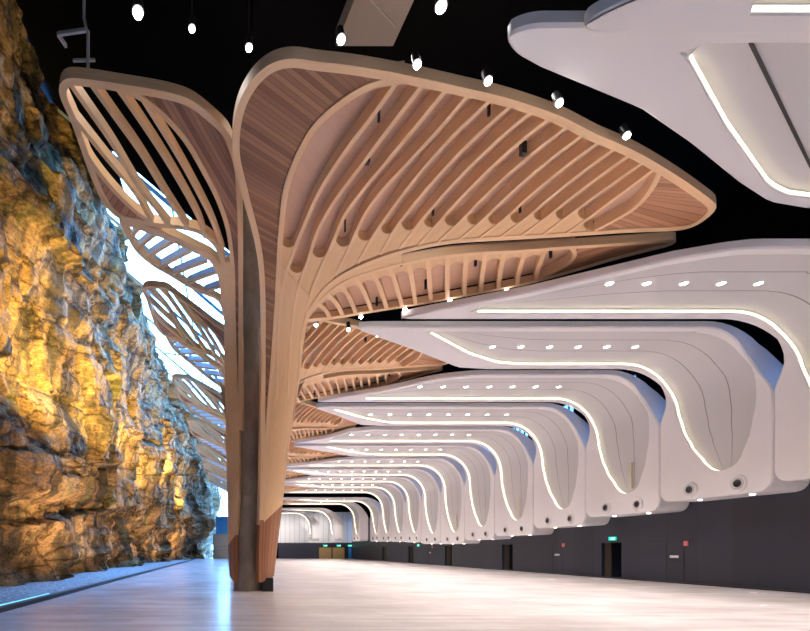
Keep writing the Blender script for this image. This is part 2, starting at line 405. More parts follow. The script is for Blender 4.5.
for k in range(15):
    t, e, f_ = Vector(TOP[k]), Vector(END[k]), Vector(FOOT[k])
    if k in VIA: via = VIA[k]
    else:
        bow = 6.5*(1-(k-3)/11); q = Vector((-.72,-.69))
        via = [tuple(t.lerp(e, u)+q*bow*4*u*(1-u)) for u in (.25,.5,.75)]
    up = [TOP[k]]+via+[END[k]]; dn = [END[k]]+VIB.get(k, [])+[FOOT[k]]
    up_path.append(up); dn_path.append(dn)
    full = [TOP[k]]+via+[END[k]]+VIB.get(k, [])+[FOOT[k]]
    b = MB(); sweep(b, full, .105, D-.02, TR, 60, -.005)
    tp('ribA%d' % k, 'rib', b, M['rib'], 'petA')
# infill where the slots end (round-ended), between neighbouring ribs
b = MB()
seq_up = [sep_up]+up_path+[A_tipin]
SLOT = [(288,245),(296,272),(320,256),(341,245.5),(363,239),(384.5,233),(406,229),(427.6,226),(449,224),(471,223),(492,222.5),(514,221.5),(537.5,219),(559,217.5),(580.6,216.5),(587,229.5)]
full_c = [cr(A_sep, 160)]+[cr(u_[:-1]+d_, 160) for u_, d_ in zip(up_path, dn_path)]+[cr(A_tipin[:-1]+[(588,234)], 160)]
for k in range(16):
    A_, C_ = full_c[k], full_c[k+1]; se = Vector(SLOT[k])
    ia = min(range(160), key=lambda q: (A_[q]-se).length); ic = min(range(160), key=lambda q: (C_[q]-se).length)
    ea = 159 if k else min(159, max(ia+30, min(range(160), key=lambda q: (A_[q]-Vector((270,395))).length)))
    w = (A_[ia]-C_[ic]).length
    dirv = ((A_[max(0, ia-8)]-A_[ia]).normalized()+(C_[max(0, ic-8)]-C_[ic]).normalized()).normalized()
    rows = [[A_[ia].lerp(C_[ic], j/8)+dirv*(w*.55*(1-math.sqrt(max(0, 1-(2*j/8-1)**2)))-1.5) for j in range(9)]]
    for i in range(1, 13):
        pa, pc = A_[min(159, ia+round((ea-ia)*i/12))], C_[min(159, ic+round((159-ic)*i/12))]
        rows.append([pa.lerp(pc, j/8) for j in range(9)])
    patch(b, rows, TR, .03, D-.04)
tp('infillA', 'infill_panel', b, M['clt'], 'petA')
ends = []
for k in range(17):
    A_ = full_c[k]; near_ = [Vector(SLOT[q]) for q in (k-1, k) if 0 <= q < 16]
    ends.append(min(159, max(min(range(160), key=lambda q: (A_[q]-se).length) for se in near_)+8))
b = MB(); rows = [[full_c[k][round(ends[k]*i/25)] for i in range(26)] for k in range(17)]
fine = []
for r0, r1 in zip(rows, rows[1:]):
    for u in (0, .5): fine.append([p.lerp(q, u) for p, q in zip(r0, r1)])
fine.append(rows[-1]); patch(b, fine, TR, D-.02, .04)
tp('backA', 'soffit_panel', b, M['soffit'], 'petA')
for x, y, big in ((378.8,121,0),(488.8,115,0),(367,165,1),(523,156,1),(345,231,0),(433,215,0),(520,212,0)):
    q = T((x, y)); b = MB(); h = .34 if big else .3; w = .06 if big else .025
    b.box(q.x-w, q.x+w, q.y-w, q.y+w, q.z-.02+(.05 if big else 0), q.z+D); tp('hgA%d' % x, 'hanger', b, M['black'], 'petA')
# --- lower right petal
b = MB()
B_low = [(308,321),(340,317),(370,312),(423,303.5),(450,298.5),(503,288.5),(540,280.5),(623,257),(660,247.5),(671,244.8)]
B_up = [(676,241.5),(640,243.2),(627.8,244),(574,247.5),(520,251.5),(482,253.5),(444,257),(413.6,262),(398,265.5),(375,271.5),(352,279),(333,290),(320,302),(309,316)]
sweep(b, B_low+[(674.8,242.8)]+B_up, .15, .25, TR, 200); tp('petB', 'petal', b, M['rib'])
b = MB(); patch(b, between([(402,253),(380.7,260),(355,271),(330,287),(315,304),(306,320)], [(402,264),(378,270),(355,277.5),(335,288.5),(321,301),(309,318)], 26, 5), TR, .012, D-.02); tp('joinB', 'infill_panel', b, M['clt'], 'petB')
BR = [((318,304),(330,318)),((328,294.5),(343,316)),((341,285),(356,313.7)),((356,278.2),(371.7,311.5)),((373,272.5),(387,309.5)),((390,268),(402,307)),((409,263.5),(415.5,304.5)),((428,260),(431,302)),((447.7,257),(447.5,298.5)),((466.7,255.2),(464.5,295.5)),((486,253.8),(481,292.3)),((505,252.7),(498.5,289)),((526,251.4),(517,285.5)),((546,249.7),(536,281.5))]
B_tipin = [(572.6,248.5),(575,254.8),(570,263),(557.7,271),(540,279.5)]
for k, (p, q) in enumerate(BR):
    mx_ = ((p[0]+q[0])/2+1.5*(1-k/7), (p[1]+q[1])/2-1.0)
    b = MB(); sweep(b, [p, mx_, q], .14, D-.02, TR, 16, -.005); tp('ribB%d' % k, 'rib', b, M['rib'], 'petB')
b = MB(); sweep(b, B_tipin, .12, D, TR, 30); tp('tiprimB', 'inner_rim', b, M['rib'], 'petB')
b = MB(); patch(b, between(B_tipin, [(574,247.5),(627.8,244),(660,242.3),(674.5,242),(672,244.5),(623,257),(542,280)], 30, 6), TR, .035, .06); tp('tipB', 'plank_panel', b, M['tipplank'], 'petB')
b = MB()
for (p, q), (p2, q2) in zip(BR, BR[1:]):
    p, q, p2, q2 = map(Vector, (p, q, p2, q2)); rows = []
    for i in range(7):
        rows.append([(p.lerp(q, u*(.16+.16*(2*j/8-1)**2))).lerp(p2.lerp(q2, u*(.16+.16*(2*j/8-1)**2)), j/8) for u in (i/6,) for j in range(9)])
    patch(b, rows, TR, .03, D-.04)
tp('infillB', 'infill_panel', b, M['clt'], 'petB')
b = MB(); rows = [[Vector(p).lerp(Vector(q), i/7) for i in range(8)] for p, q in [((310,314),(312,321))]+BR]+[cr(B_tipin, 8)]
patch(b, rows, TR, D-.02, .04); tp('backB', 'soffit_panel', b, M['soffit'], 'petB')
for x, y in ((401,266),(425.6,289),(376.7,306),(475.5,266),(550.6,258)):
    q = T((x, y)); b = MB(); b.box(q.x-.035, q.x+.035, q.y-.035, q.y+.035, q.z, q.z+D); tp('hgB%d' % x, 'hanger', b, M['black'], 'petB')
# --- front left petal with open slots
b = MB()
C_out = [(240,430),(240.3,360),(240.6,300),(240.6,250),(239.6,205),(237.2,168),(231,147),(225,133),(210.5,119),(190,103.5),(169.5,96.5),(124,88.5),(77,82),(67,82.5),(62.5,89),(63.5,97),(73.5,120),(83,147),(95,180),(107,205),(120.5,217.5),(140,222),(153,224.8),(183,228),(200,232.5),(212,241),(220,253),(224,270),(225,300)]
sweep(b, C_out, .16, .27, TL, 240); tp('petC', 'petal', b, M['clt'])
C_sepR = [(116,88.6),(128,92.5),(140,97.7),(164.5,117),(185.5,141),(203.6,171.5),(218.7,201.6),(227.7,228.7),(231,250),(233,270),(234,320),(235.5,370),(238,430)]
b = MB(); sweep(b, C_sepR, .12, .25, TL, 90); tp('sepC', 'inner_rim', b, M['clt'], 'petC')
b = MB(); patch(b, between([(120,88),(169.5,96.5),(190,103.5),(210.5,119),(225,133),(231,147),(237,168),(239.6,205),(240.4,250),(240.4,300),(240.2,360),(239.8,430)], C_sepR, 80, 7), TL, .035, .06, plan=(.92,-.39,.5)); tp('plankC', 'plank_panel', b, M['walnut'], 'petC')
C_sepL = [(72.6,118),(80,139),(89,159),(110,186.5),(134,210.6),(152.4,224)]
b = MB(); sweep(b, C_sepL, .12, .25, TL, 50); tp('sepCl', 'inner_rim', b, M['clt'], 'petC')
b = MB(); patch(b, between(C_sepL, [(73,119.5),(83,147),(95,180),(107,205),(120.5,217.5),(153,224.8)], 36, 6), TL, .035, .06); tp('leafC', 'plank_panel', b, M['tipplank'], 'petC')
for k, r in enumerate([[(73,117.5),(104,156),(134,192.5),(152.4,223.5)], [(70,84),(89,111),(110,141),(140,189.5),(170.5,227)], [(92,86),(115,118),(140,153),(167,197),(188,229)], [(118,89.5),(140,121),(161.4,153.4),(184,191),(200.6,223),(205,239)], [(143.4,101),(161,129),(179.5,159.4),(198,193),(212.7,222.7),(223,252)]]):
    b = MB(); sweep(b, r, .105, .25, TL, 40); tp('ribC%d' % k, 'rib', b, M['clt'], 'petC')
# --- lower left petal of louvres
b = MB(); D_low = [(121,220.5),(128.7,236),(136.6,250),(152,264),(169.7,274.5),(187,285),(204.5,293.6),(220,301),(225.5,320)]
sweep(b, D_low, .14, .22, TL, 60); tp('petD', 'petal', b, M['clt'])
b = MB(); sweep(b, [(122,221.5),(133,224.5),(145,229),(170,238),(195,250),(212,259),(221,275),(225,305)], .26, .25, TL, 50); tp('sepD', 'inner_rim', b, M['clt'], 'petD')
for k, (p, q) in enumerate([((139,229),(131,240)),((156,235),(138,249.5)),((173,243),(147,259)),((191,252),(160,268.5)),((207,262),(172,276)),((217,273),(187,284.5)),((222,287),(204,293))]):
    b = MB(); sweep(b, [p, ((p[0]+q[0])/2, (p[1]+q[1])/2-.5), q], .06, .26, TL, 12, -.04); tp('bladeD%d' % k, 'louvre_blade', b, M['louvre'], 'petD')
    b = MB(); sweep(b, [p, ((p[0]+q[0])/2, (p[1]+q[1])/2-.5), q], .09, .05, TL, 12); tp('edgeD%d' % k, 'louvre_edge', b, M['clt'], 'petD')

TIPX = [13.86, 10.9, 8.93, 10.5, 8.9, 10.5, 12.1]; TIPZ = [9.58, 9.3, 8.85, 8.7, 8.5, 8.05, 7.35]
PITCH = 9.84
for i in range(7):
    sx = (TIPX[i]-3.2)/(13.86-3.2); q = TIPZ[i]/9.58
    def xf(p, i=i, sx=sx, q=q):
        x, y, z = p
        if i:
            if y < CY-8: y += (CY-8+(y-CY+8)*.35-y)*min(1, max(0, (3.3-abs(x-.67))/1.8))
            if x > 3.2: x = 3.2+(x-3.2)*sx
            if z > HC+4:
                w = min(1, max(0, (x-1.0)/6)); z = HC+(z-HC)*(1+(q-1)*w)
                z += (.95 if i == 1 else .65)*min(1, max(0, (-.3-x)/2.5))
        return (x-CX, y-CY, z)
    names = ['nearest timber tree column with huge fluted petals beside the concrete shaft', 'second timber tree column, its petals right behind the nearest trunk',
             'third timber tree column, small rust petals showing right of the nearest trunk', 'fourth timber tree column from the camera, right petal tip above the fifth white shells',
             'fifth timber tree column from the camera, only a narrow petal tip showing', 'sixth timber tree column from the camera, a thin petal sliver', 'farthest timber tree column, the lowest petal sliver right of the trunk']
    root = empty('timber_canopy', (CX, CY+PITCH*i, 0), names[i], 'tree column', 'timber tree columns down the hall')
    objs = {}
    for key, name, mb, material, par, smooth in tree_parts:
        if i >= 2 and name == 'hanger': continue
        objs[key] = mb.build(name, material, objs[par] if par else root, smooth, xf)

# ------------------------------------------------------------------ white shells
BND = lambda k: 13.63+4.92*k
ZC = {-1:9.2, 0:9.45, 1:8.75, 2:8.70, 3:8.62, 4:8.5, 5:8.38, 6:8.3, 7:8.2, 8:8.05, 9:8.0, 10:7.95, 11:7.9, 12:7.15, 13:7.2, 14:6.5, 15:6.45}
ZBOT = {-1:3.0, 0:2.8, 1:2.57, 2:2.28, 3:1.88, 4:1.46, 5:1.05, 6:.84, 7:.54, 8:.60, 9:.85, 10:1.0, 11:1.12, 12:1.2, 13:1.3, 14:1.44, 15:1.55}
XW = {13:19.4, 14:16.6, 15:13.8}
def interp(tb, x, lin=0):
    if x <= tb[0][0]: return tb[0][1]
    for (a, c), (b_, d) in zip(tb, tb[1:]):
        if x <= b_: 
            u = (x-a)/(b_-a); u = u if lin else u*u*(3-2*u)*.5+u*.5
            return c+(d-c)*u
    return tb[-1][1]
for k in range(-1, 16):
    z0, zb, xw = ZC[k], ZBOT[k], XW.get(k, 20.9)
    b0, b1 = BND(k-1), BND(k); odd = k % 2 != 0
    ti = min(6, max(0, (k if not odd else k-1)//2)); 
    xn = TIPX[ti]+1.3
    if k == -1: xn = 15
    xt = {0:5.1, 1:6.4, -1:6.2}.get(k, 5.0); R = 2.3
    path = []       # (x, z, nx, nz outward, X-or-None, h, phase)
    x = xt
    xs = [xt+.02+.6*(j/8)**2 for j in range(9)]
    while xs[-1] < xw-R-.3: xs.append(xs[-1]+.35)
    for x in xs: path.append((x, z0, 0, 1, 'c'))
    for j in range(0, 13):
        t = math.pi/2*j/12
        path.append((xw-R+R*math.sin(t), z0-R+R*math.cos(t), math.sin(t), math.cos(t), 'b'))
    zs = []
    hh_ = z0-R-zb
    for h in [hh_-.3*(j+1) for j in range(int((hh_-1.75)/.3))]: zs.append(h)
    zs += [1.75, 1.6, 1.5, 1.4, 1.32, 1.25, 1.19, 1.15, 1.12, 1.09, .8, .6, .45, .32, .2, .1, .04, 0]
    for h in zs: path.append((xw, zb+h, 1, 0, 'w'))
    total = len(path); rings, floor_r, floor_uv, ledp, s_len = [], [], [], [], 0.
    for idx, (x, z, nx, nz, ph) in enumerate(path):
        h = z-zb
        near, far = b0+.28, b1-.28
        if k == -1 and ph == 'c': far = 8.6
        if ph == 'c':
            if k == 0: near = 8.65; far = interp([(5.1,9.05),(6.06,9.44),(8.8,10.33),(10.7,11.2),(13.1,12.4),(14.67,13.1),(16,13.35)], x, 1)
            elif odd: near = interp([(xt,b1-.45),(xt+(xn-xt)*.43,b1-2.2),(xn-1.9,b0+.87),(xn-.7,b0+.42),(xn,b0+.28)], x, 1)
            else: far = interp([(xt,b0+.5),(xt+(xn-1.4-xt)*.5,b0+2.4),(xn-1.4,b1-.5),(xn,b1-.28)], x, 1)
            tip = min(1, (x-xt)/.5); rr_ = math.sqrt(max(0, 1-(1-tip)**2))
            c_ = (near+far)/2; near, far = c_+(near-c_)*max(.15, rr_), c_+(far-c_)*max(.15, rr_)
        if ph != 'c':                       # leaf-shaped gap closing on the wall
            g = interp([(z0-2.5, .012), (z0-1.6, .46), (z0-.9, .55), (z0-.25, .38), (z0, .28)], z, 1)
            near, far = b0+g, b1-g
        if ph == 'w' and h < .5:            # rounded lower corners
            cc = .5-math.sqrt(max(0, .25-(.5-h)**2)); near += cc; far -= cc
        # recess
        if ph == 'w' or ph == 'b':
            fr = interp([(1.09,.40),(1.12,.44),(1.19,.475),(1.32,.515),(1.6,.565),(2.4,.68),(3.2,.76),(4.2,.82),(5.5,.85)], h)
            nr_ = interp([(1.09,.40),(1.12,.36),(1.19,.31),(1.32,.27),(1.6,.235),(2.5,.165),(3.7,.125),(5,.125),(5.5,.15)], h)
            rf, rn = b0+4.92*fr, b0+4.92*nr_
            if h <= 1.09: rf = rn = b0+4.92*.40
        else:
            rn, rf = near+.46, far-.46
            if k == 0:
                rn = 8.98; rf = interp([(8.87,9.3),(11,10.7),(13.9,12.45),(14.75,12.8),(15.8,12.95)], x, 1)
                if x < 8.8: rf = rn
            elif odd:
                rn = near+.36
                if k == -1: rf = 8.25
                if x < xt+2.6: rf = rn
            else:
                rf = min(far-.4, interp([(xn-4.2,b0+.85),(xn-1.7,b0+2.85),(xn+.2,b1-.97),(xn+1.6,b1-.75)], x, 1)); rn = near+.36
                if x < xn-4.2: rf = rn
            if rf-rn < .12 or x < xt+1.0:
                rf = rn = min(far-.03, max(near+.03, 9.14 if k == 0 else b1-.9 if odd else b0+.74))
        dep = min(.2, (rf-rn)*.4)
        th = .26
        if ph == 'b': th = .26+1.0*(1-nz)
        if ph == 'w': th = 1.26+.24*min(1, max(0, (z0-R-z)/2.5)); th = min(th, max(.4, 22.38-xw)) if k < 13 else min(th, 1.2)
        def P(y, o): return Vector((x+nx*o, y, HC+z+nz*o))
        rings.append([P(far, th), P(far, .05), P(far-.05, 0), P(rf+(.03 if rf > rn else 0), 0), P(rf, .03 if rf > rn else 0), P(rf, dep+.03), P(rn, dep+.03), P(rn, .03 if rf > rn else 0), P(rn-(.03 if rf > rn else 0), 0), P(near+.05, 0), P(near, .05), P(near, th)])
        if idx: s_len += math.hypot(x-path[idx-1][0], z-path[idx-1][1])
        if rf-rn > .02:
            row = [P(rf+(rn-rf)*j/6, dep) for j in range(7)]; floor_r.append(row); floor_uv += [(s_len, j/6) for j in range(7)]
            ledp.append((P(rf-.012, min(.05, dep)), P(rf-.012, min(.11, dep*.9)), P(rf-.04, min(.11, dep*.9)), P(rf-.04, min(.05, dep))))
    desc = {-1:'white shell overhead at the top right corner of the photo', 0:'large white shell at top right above the biggest timber petal', 1:'white shell at right whose horizontal light strip sits just below the timber tip',
            2:'white shell at right ending in the largest complete U of light above the red sign'}
    lab = desc.get(k) or ('white curved shell, %s from the camera, far down the hall' % ORD[k+1] if k > 6 else 'white curved shell, %s from the camera, bending down the right wall' % ORD[k+1])
    root = empty('shell_canopy', (xw, (b0+b1)/2, HC+zb), lab, 'ceiling shell', 'white ceiling shells')
    org = root.location
    b = MB(); b.loft(rings); b.build('shell', M['white'], root, 35, origin=org)
    b = MB(); b.loft(floor_r, closed=False, caps=False, uvs=floor_uv); b.build('recess_panel', M['recess'] if k > 0 else M['plainrecess'], root, 35, origin=org)
    b = MB(); b.loft([list(r) for r in ledp]); b.build('light_strip', M['led'], root, origin=org)
    # downlights in the recess
    if k >= 1:
        yc = b0+2.46
        for j in range(8):
            x = 8.9+1.25*j
            if x > xw-R-.8: continue
            if yc < interp([(xt,b1-.45),(xt+(xn-xt)*.43,b1-2.2),(xn-1.9,b0+.87)], x, 1)+.6 if odd else yc > interp([(xn-4.2,b0+.85),(xn-1.7,b0+2.85),(xn+.2,b1-.97)], x, 1)-.25: continue
            if k > 11 and j % 2: continue
            b = MB(); b.tube((x, yc, HC+z0+.165), (x, yc, HC+z0+.21), .115, 12); d_ = b.build('downlight', M['greysteel'], root, origin=org)
            b = MB(); b.tube((x, yc, HC+z0+.155), (x, yc, HC+z0+.164), .115, 12); b.build('lens', M['lamp'], d_, origin=org)
    # air nozzles
    if k >= 0:
        for fr in (.32, .745) if k != 14 else ():
            y, z = b0+4.92*(1-fr), HC+zb+.45
            n_ = 20
            def ring(r, o): return [Vector((xw-o, y+r*math.cos(2*math.pi*a/n_), z+r*math.sin(2*math.pi*a/n_))) for a in range(n_)]
            b = MB(); b.loft([ring(.36,.0), ring(.34,.05), ring(.27,.07), ring(.25,.03), ring(.23,.01)], caps=False)
            o = b.build('air_nozzle', M['white'], root, 50, origin=org)
            b = MB(); b.loft([ring(.235,.012), ring(.20,.05), ring(.16,.06)], caps=False); b.build('nozzle_cone', M['recess'], o, 50, origin=org)
            b = MB(); b.loft([ring(.162,.06), ring(.15,.075), ring(.13,.06), ring(.0015,.03)], caps=False); b.build('nozzle_throat', M['black'], o, 50, origin=org)
    # washers below
    if 1 <= k <= 12:
        for fr in (.3, .75):
            y = b0+4.92*(1-fr)
            b = MB(); b.tube((xw+.55, y, HC+zb-.03), (xw+.55, y, HC+zb+.01), .08, 12); b.build('wall_washer', M['lamp'], root, origin=org)
    if k in (3, 5, 7):
        b = MB(); b.box(xw+.10, xw+.17, b0+1.78, b0+1.85, HC+zb+1.35, HC+zb+2.7); b.build('slot_trim', M['slotlight'], root, origin=org)
    if k == 0:
        b = MB()
        x0_, x1_ = 9.9, 18.
        b.bar((9.85, 9.12, HC+z0+.185), (14.6, 12.1, HC+z0+.185), .05, .03); b.build('panel_joint', M['black'], root, origin=org)

# ------------------------------------------------------------------ setting
b = MB(); b.box(-11.5, 24, -10, 92, -.2, 0); struct(b.build('floor', M['floor']))
# gravel strip, kerb, glowing cyan LED line
b = MB(); rows = []
ys = [-8*.0-6+0.9*j for j in range(110)]
for y in ys: rows.append([Vector((-11.2+4.75*j/10, y, .06+.05*noise.noise(Vector((y*.7, j*.9, 0))))) for j in range(11)])
b.loft(rows, closed=False, caps=False); g = b.build('gravel', M['gravel']); tag(g, 'grey gravel strip along the foot of the sandstone cliff', 'gravel', kind='stuff')
b = MB(); b.box(-6.45, -6.2, -6, 90, 0, .13); kerb = b.build('kerb', M['black']); tag(kerb, 'long black steel kerb between gravel and polished floor', 'kerb')
b = MB(); b.box(-6.52, -6.452, -6, 17, .1, .15); k_ = b.build('light_strip', mat('kerb_glow', (.2,.6,.8), .4, emit=(.2,.75,1.), strength=.7), kerb)
# right wall with doorways
DOORS = [(27.6, 29.1), (38.3, 39.8), (48.9, 50.5), (59.3, 60.9), (69.9, 71.5)]
b = MB(); y = -10.
for a, c_ in DOORS+[(89.6, None)]:
    b.box(22.4, 22.6, y, a, 0, 6.8)
    if c_: b.box(22.4, 22.6, a, c_, 2.1, 6.8); y = c_
struct(b.build('wall_right', M['charcoal']))
for n_, (a, c_) in enumerate(DOORS):
    b = MB(); b.box(24.2, 24.3, a-.2, c_+.2, 0, 2.4); b.box(22.6, 24.3, a-.2, a-.06, 0, 2.4); b.box(22.6, 24.3, c_+.06, c_+.2, 0, 2.4); b.box(22.6, 24.3, a-.2, c_+.2, 2.16, 2.4)
    d_ = struct(b.build('door_%d' % (n_+1), M['black']))
    b = MB(); b.box(22.62, 23.0, c_+.0, c_+.055, .02, 2.12); b.build('reveal', M['reveal'], d_)
b = MB(); b.box(22.3, 22.4, -10, 87.5, 0, .07); struct(b.build('baseboard_right', M['black']))
# wall above the shells: dark piers and clerestory windows
b = MB(); b.box(22.6, 22.9, -10, 89, 6.8, 7.6); b.box(22.6, 22.9, -10, 89, 11.6, 17.2)
for k in range(-4, 16): b.box(22.6, 22.9, BND(k)+.9, BND(k)+3.4, 7.6, 11.6)
b.box(22.6, 22.9, BND(12)-1.6, 89.6, 7.6, 11.6)
struct(b.build('wall_upper', M['ceil']))
for n_, k in enumerate(range(-1, 12)):
    y0, y1 = BND(k)-1.5, BND(k)+.88
    b = MB()
    for yy in (y0+.03, y0+.6, y0+1.2, y0+1.8, y1-.03): b.box(22.7, 22.8, yy-.035, yy+.035, 7.6, 11.6)
    for zz in (7.65, 8.9, 10.2, 11.55): b.box(22.69, 22.81, y0, y1, zz-.03, zz+.03)
    w = struct(b.build('window_%d' % (n_+1), M['black']))
    b = MB(); b.box(22.74, 22.75, y0, y1, 7.6, 11.6); b.build('pane', M['tint'], w)
# end wall
b = MB(); b.box(8.6, 22.6, 89.6, 89.9, 0, 2.95); struct(b.build('wall_end', M['charcoal']))
b = MB(); b.box(.95, 24, 89.9, 90.1, 2.9, 8.7); struct(b.build('wall_far', M['endpanel']))
b = MB(); b.box(.5, 24, 90.1, 90.4, 8.7, 17.2); b.box(.9, 8.7, 89.6, 89.9, 0, 2.95); struct(b.build('wall_back', M['ceil']))
b = MB(); b.box(-3.0, .9, 89.9, 90.0, 4.6, 7.9); o = b.build('banner', M['bluepanel']); tag(o, 'bright blue panel over the gate at the far left end', 'panel')
b = MB()
for j in range(11): b.box(-3.5+.4*j, -3.44+.4*j, 89.7, 89.76, 0, 4.4)
for z in (.1, 1.5, 2.2, 4.35): b.box(-3.6, .88, 89.68, 89.78, z, z+.09)
gt = b.build('gate', M['greysteel']); tag(gt, 'grey barred gate beneath the blue panel at the far end', 'gate')
b = MB(); b.box(-3.6, 1.0, 90.0, 90.08, 0, 4.6); struct(b.build('trim_1', mat('pale_backdrop', (.45,.40,.33), .8)))
for n_, (x0, x1) in enumerate(((16.25, 18.55), (18.75, 21.0))):
    r = empty('timber_door', ((x0+x1)/2, 89.5, 0), ['left of the two oak double doors in the far dark wall','right of the two oak double doors in the far dark wall'][n_], 'door', 'oak doors in the end wall')
    for s_ in (0, 1):
        xa = x0+(x1-x0)/2*s_-(x0+x1)/2
        b = MB(); b.box(xa+.01, xa+(x1-x0)/2-.01, .02, .08, 0, 2.05); b.build('leaf', M['oak'], r)
    b = MB(); b.box(x0-(x0+x1)/2+.3, x1-(x0+x1)/2-.3, -.03, .02, .78, .82); b.build('push_bar', M['greysteel'], r)
b = MB(); b.box(21.55, 22.1, 88.7, 88.8, .06, 2.05); b.box(21.45, 22.2, 88.55, 88.95, 0, .06); o = b.build('standing_banner', M['bluepanel']); tag(o, 'blue standing banner right of the oak doors at the far end', 'banner')
# exit signs
def exit_sign(loc, axis, w, h, label):
    r = empty('exit_sign', loc, label, 'sign')
    def bx(mb, u0, u1, z0, z1, d0, d1):
        if axis == 'x': mb.box(-d1, -d0, -u1, -u0, z0, z1)
        else: mb.box(u0, u1, -d1, -d0, z0, z1)
    b = MB(); bx(b, -w/2, w/2, -h/2, h/2, 0, .06); b.build('sign_body', M['green'], r)
    b = MB()
    for u0, u1, z0, z1 in ((-.03,.03,.20,.32), (-.06,.06,-.05,.18), (.06,.16,.08,.14), (-.17,-.06,.04,.10), (-.13,-.04,-.30,-.05), (.02,.12,-.16,-.05), (.08,.13,-.32,-.14), (.24,.36,-.32,.32)):
        bx(b, u0*w, u1*w, z0*h*1.2, z1*h*1.2, .06, .068)
    b.build('running_man', M['signwhite'], r)
exit_sign((22.38, 28.2, 2.34), 'x', .5, .2, 'green exit sign over the nearest dark doorway in right wall')
exit_sign((22.38, 57.6, 2.2), 'x', .6, .26, 'small green exit sign on the right wall between far doorways')
for n_, x in enumerate((17.4, 19.9, 21.95)):
    exit_sign((x, 89.5 if n_ < 2 else 89.5, 2.42), 'y', .75, .3, ['green exit sign over the left oak door','green exit sign over the right oak door','green exit sign above the blue standing banner'][n_])
# flush doors: red call point and pale plate
for n_, (y, lab) in enumerate(((23.65, 'nearest'), (32.4, 'second'), (53.6, 'third'))):
    b = MB(); b.box(22.34, 22.4, y-.1, y+.1, 1.88, 2.12); b.box(22.33, 22.34, y-.05, y+.05, 1.94, 2.04); o = b.build('fire_sign', M['red']); tag(o, '%s small red fire sign on the charcoal right wall' % lab, 'sign')
    b = MB(); b.box(22.37, 22.4, y+.42, y+.88, 1.28, 1.40); o = b.build('door_plate', M['plate']); tag(o, 'pale name plate on charcoal door below the %s red fire sign' % lab, 'sign')
    b = MB(); b.box(22.385, 22.398, y+.13, y+.142, .07, 2.1); b.box(22.385, 22.398, y+1.1, y+1.112, .07, 2.1); b.tube((22.3, y+1.0, 1.0), (22.3, y+.88, 1.0), .015); b.tube((22.395, y+1.0, 1.0), (22.3, y+1.0, 1.0), .015)
    o = b.build('door_hardware', M['black']); tag(o, 'black lever and joints of the flush door by the %s red sign' % lab, 'door fitting')

# cliff
b = MB(); Y = [-6.]
while Y[-1] < 100: Y.append(Y[-1]+max(.14, .0068*Y[-1]) if Y[-1] > 14 else Y[-1]+.5)
NZ = 185; V3 = Vector
vs = []
for y in Y:
    for j in range(NZ+1):
        z = 26.2*j/NZ
        x = -10.4+.112*z+max(0, y-66)*.175
        x += 1.5*noise.fractal(V3((y*.085, z*.10, 3.1)), .9, 2.1, 3)
        x += .55*noise.fractal(V3((y*.30, z*.16, 9.7)), .8, 2.2, 4)
        # joint blocks: stepped planes dipping along the wall
        uu, ww = y*.85+z*.42, z-.38*y*.35
        cell = noise.cell(V3((uu*.24, ww*.30, 1.5))); x += .75*(cell-.5)
        cell = noise.cell(V3((uu*.62+5, ww*.85, 7.5))); x += .26*(cell-.5)
        # undercut at the foot with buttresses
        lip = 5.4+1.1*noise.noise(V3((y*.13, 4.4, 0)))-.02*max(0, y-20)
        uc = min(1, max(0, (lip-z)/.7)) * min(1, max(.35, (z+.6)/1.2))
        butt = noise.noise(V3((y*.55, z*.08, 2.2)))
        x -= uc*(.85-.75*butt)
        # beds
        x += .10*math.sin((z+.5*noise.noise(V3((y*.2, z*.3, 0))))*4.6)*(1 if z < lip else .45)
        for zl, am, sd in ((8.6,.5,1.),(13.2,.7,3.),(17.4,.9,5.),(20.8,1.0,7.),(23.4,.9,9.)):
            zz = z-zl-.9*noise.noise(V3((y*.11, sd, 0)))
            x += am*(.5-1/(1+math.exp(-zz*7)))*(.6+.8*noise.noise(V3((y*.17, sd, 4.))))
        x += .16*noise.fractal(V3((y*1.3, z*1.5, 5.)), .8, 2.2, 3)
        lim = max(0, y-66)*.12; x = min(x, -5.2+lim) if z > 3 else min(x, -7.2+lim)
        vs.append((x, y, z-.12))
n_ = NZ+1
b.add(vs, [(i*n_+j, (i+1)*n_+j, (i+1)*n_+j+1, i*n_+j+1) for i in range(len(Y)-1) for j in range(NZ)])
o = b.build('sandstone_cliff', M['rock'], smooth=38); tag(o, 'tall rough sandstone cliff face along the left side of the hall', 'cliff')
# roof: black deck, skylight
def roofz(x): return 17.2 if x > .6 else 17.2+(.6-x)*.86
b = MB(); b.box(.6, 24, -10, 90.4, 17.2, 17.5)
def slab(x0, x1, y0, y1, t=.3):
    b.add([(x0,y0,roofz(x0)),(x1,y0,roofz(x1)),(x1,y1,roofz(x1)),(x0,y1,roofz(x0)),(x0,y0,roofz(x0)+t),(x1,y0,roofz(x1)+t),(x1,y1,roofz(x1)+t),(x0,y1,roofz(x0)+t)], [(0,1,2,3),(7,6,5,4),(0,4,5,1),(1,5,6,2),(2,6,7,3),(3,7,4,0)])
slab(-12.5, .6, -10, 26); slab(-12.5, -6.6, 26, 31)
struct(b.build('ceiling', M['ceil']))
b = MB()
sk0 = -12.
y = 26.4
while y < 91:
    xr = .55
    b.bar((xr, y, roofz(xr)), (sk0, y, roofz(sk0)), .12, .2); y += 7.38
for x in (.4, -3.3): b.bar((x, 26, roofz(x)), (x, 91, roofz(x)), .10, .22)
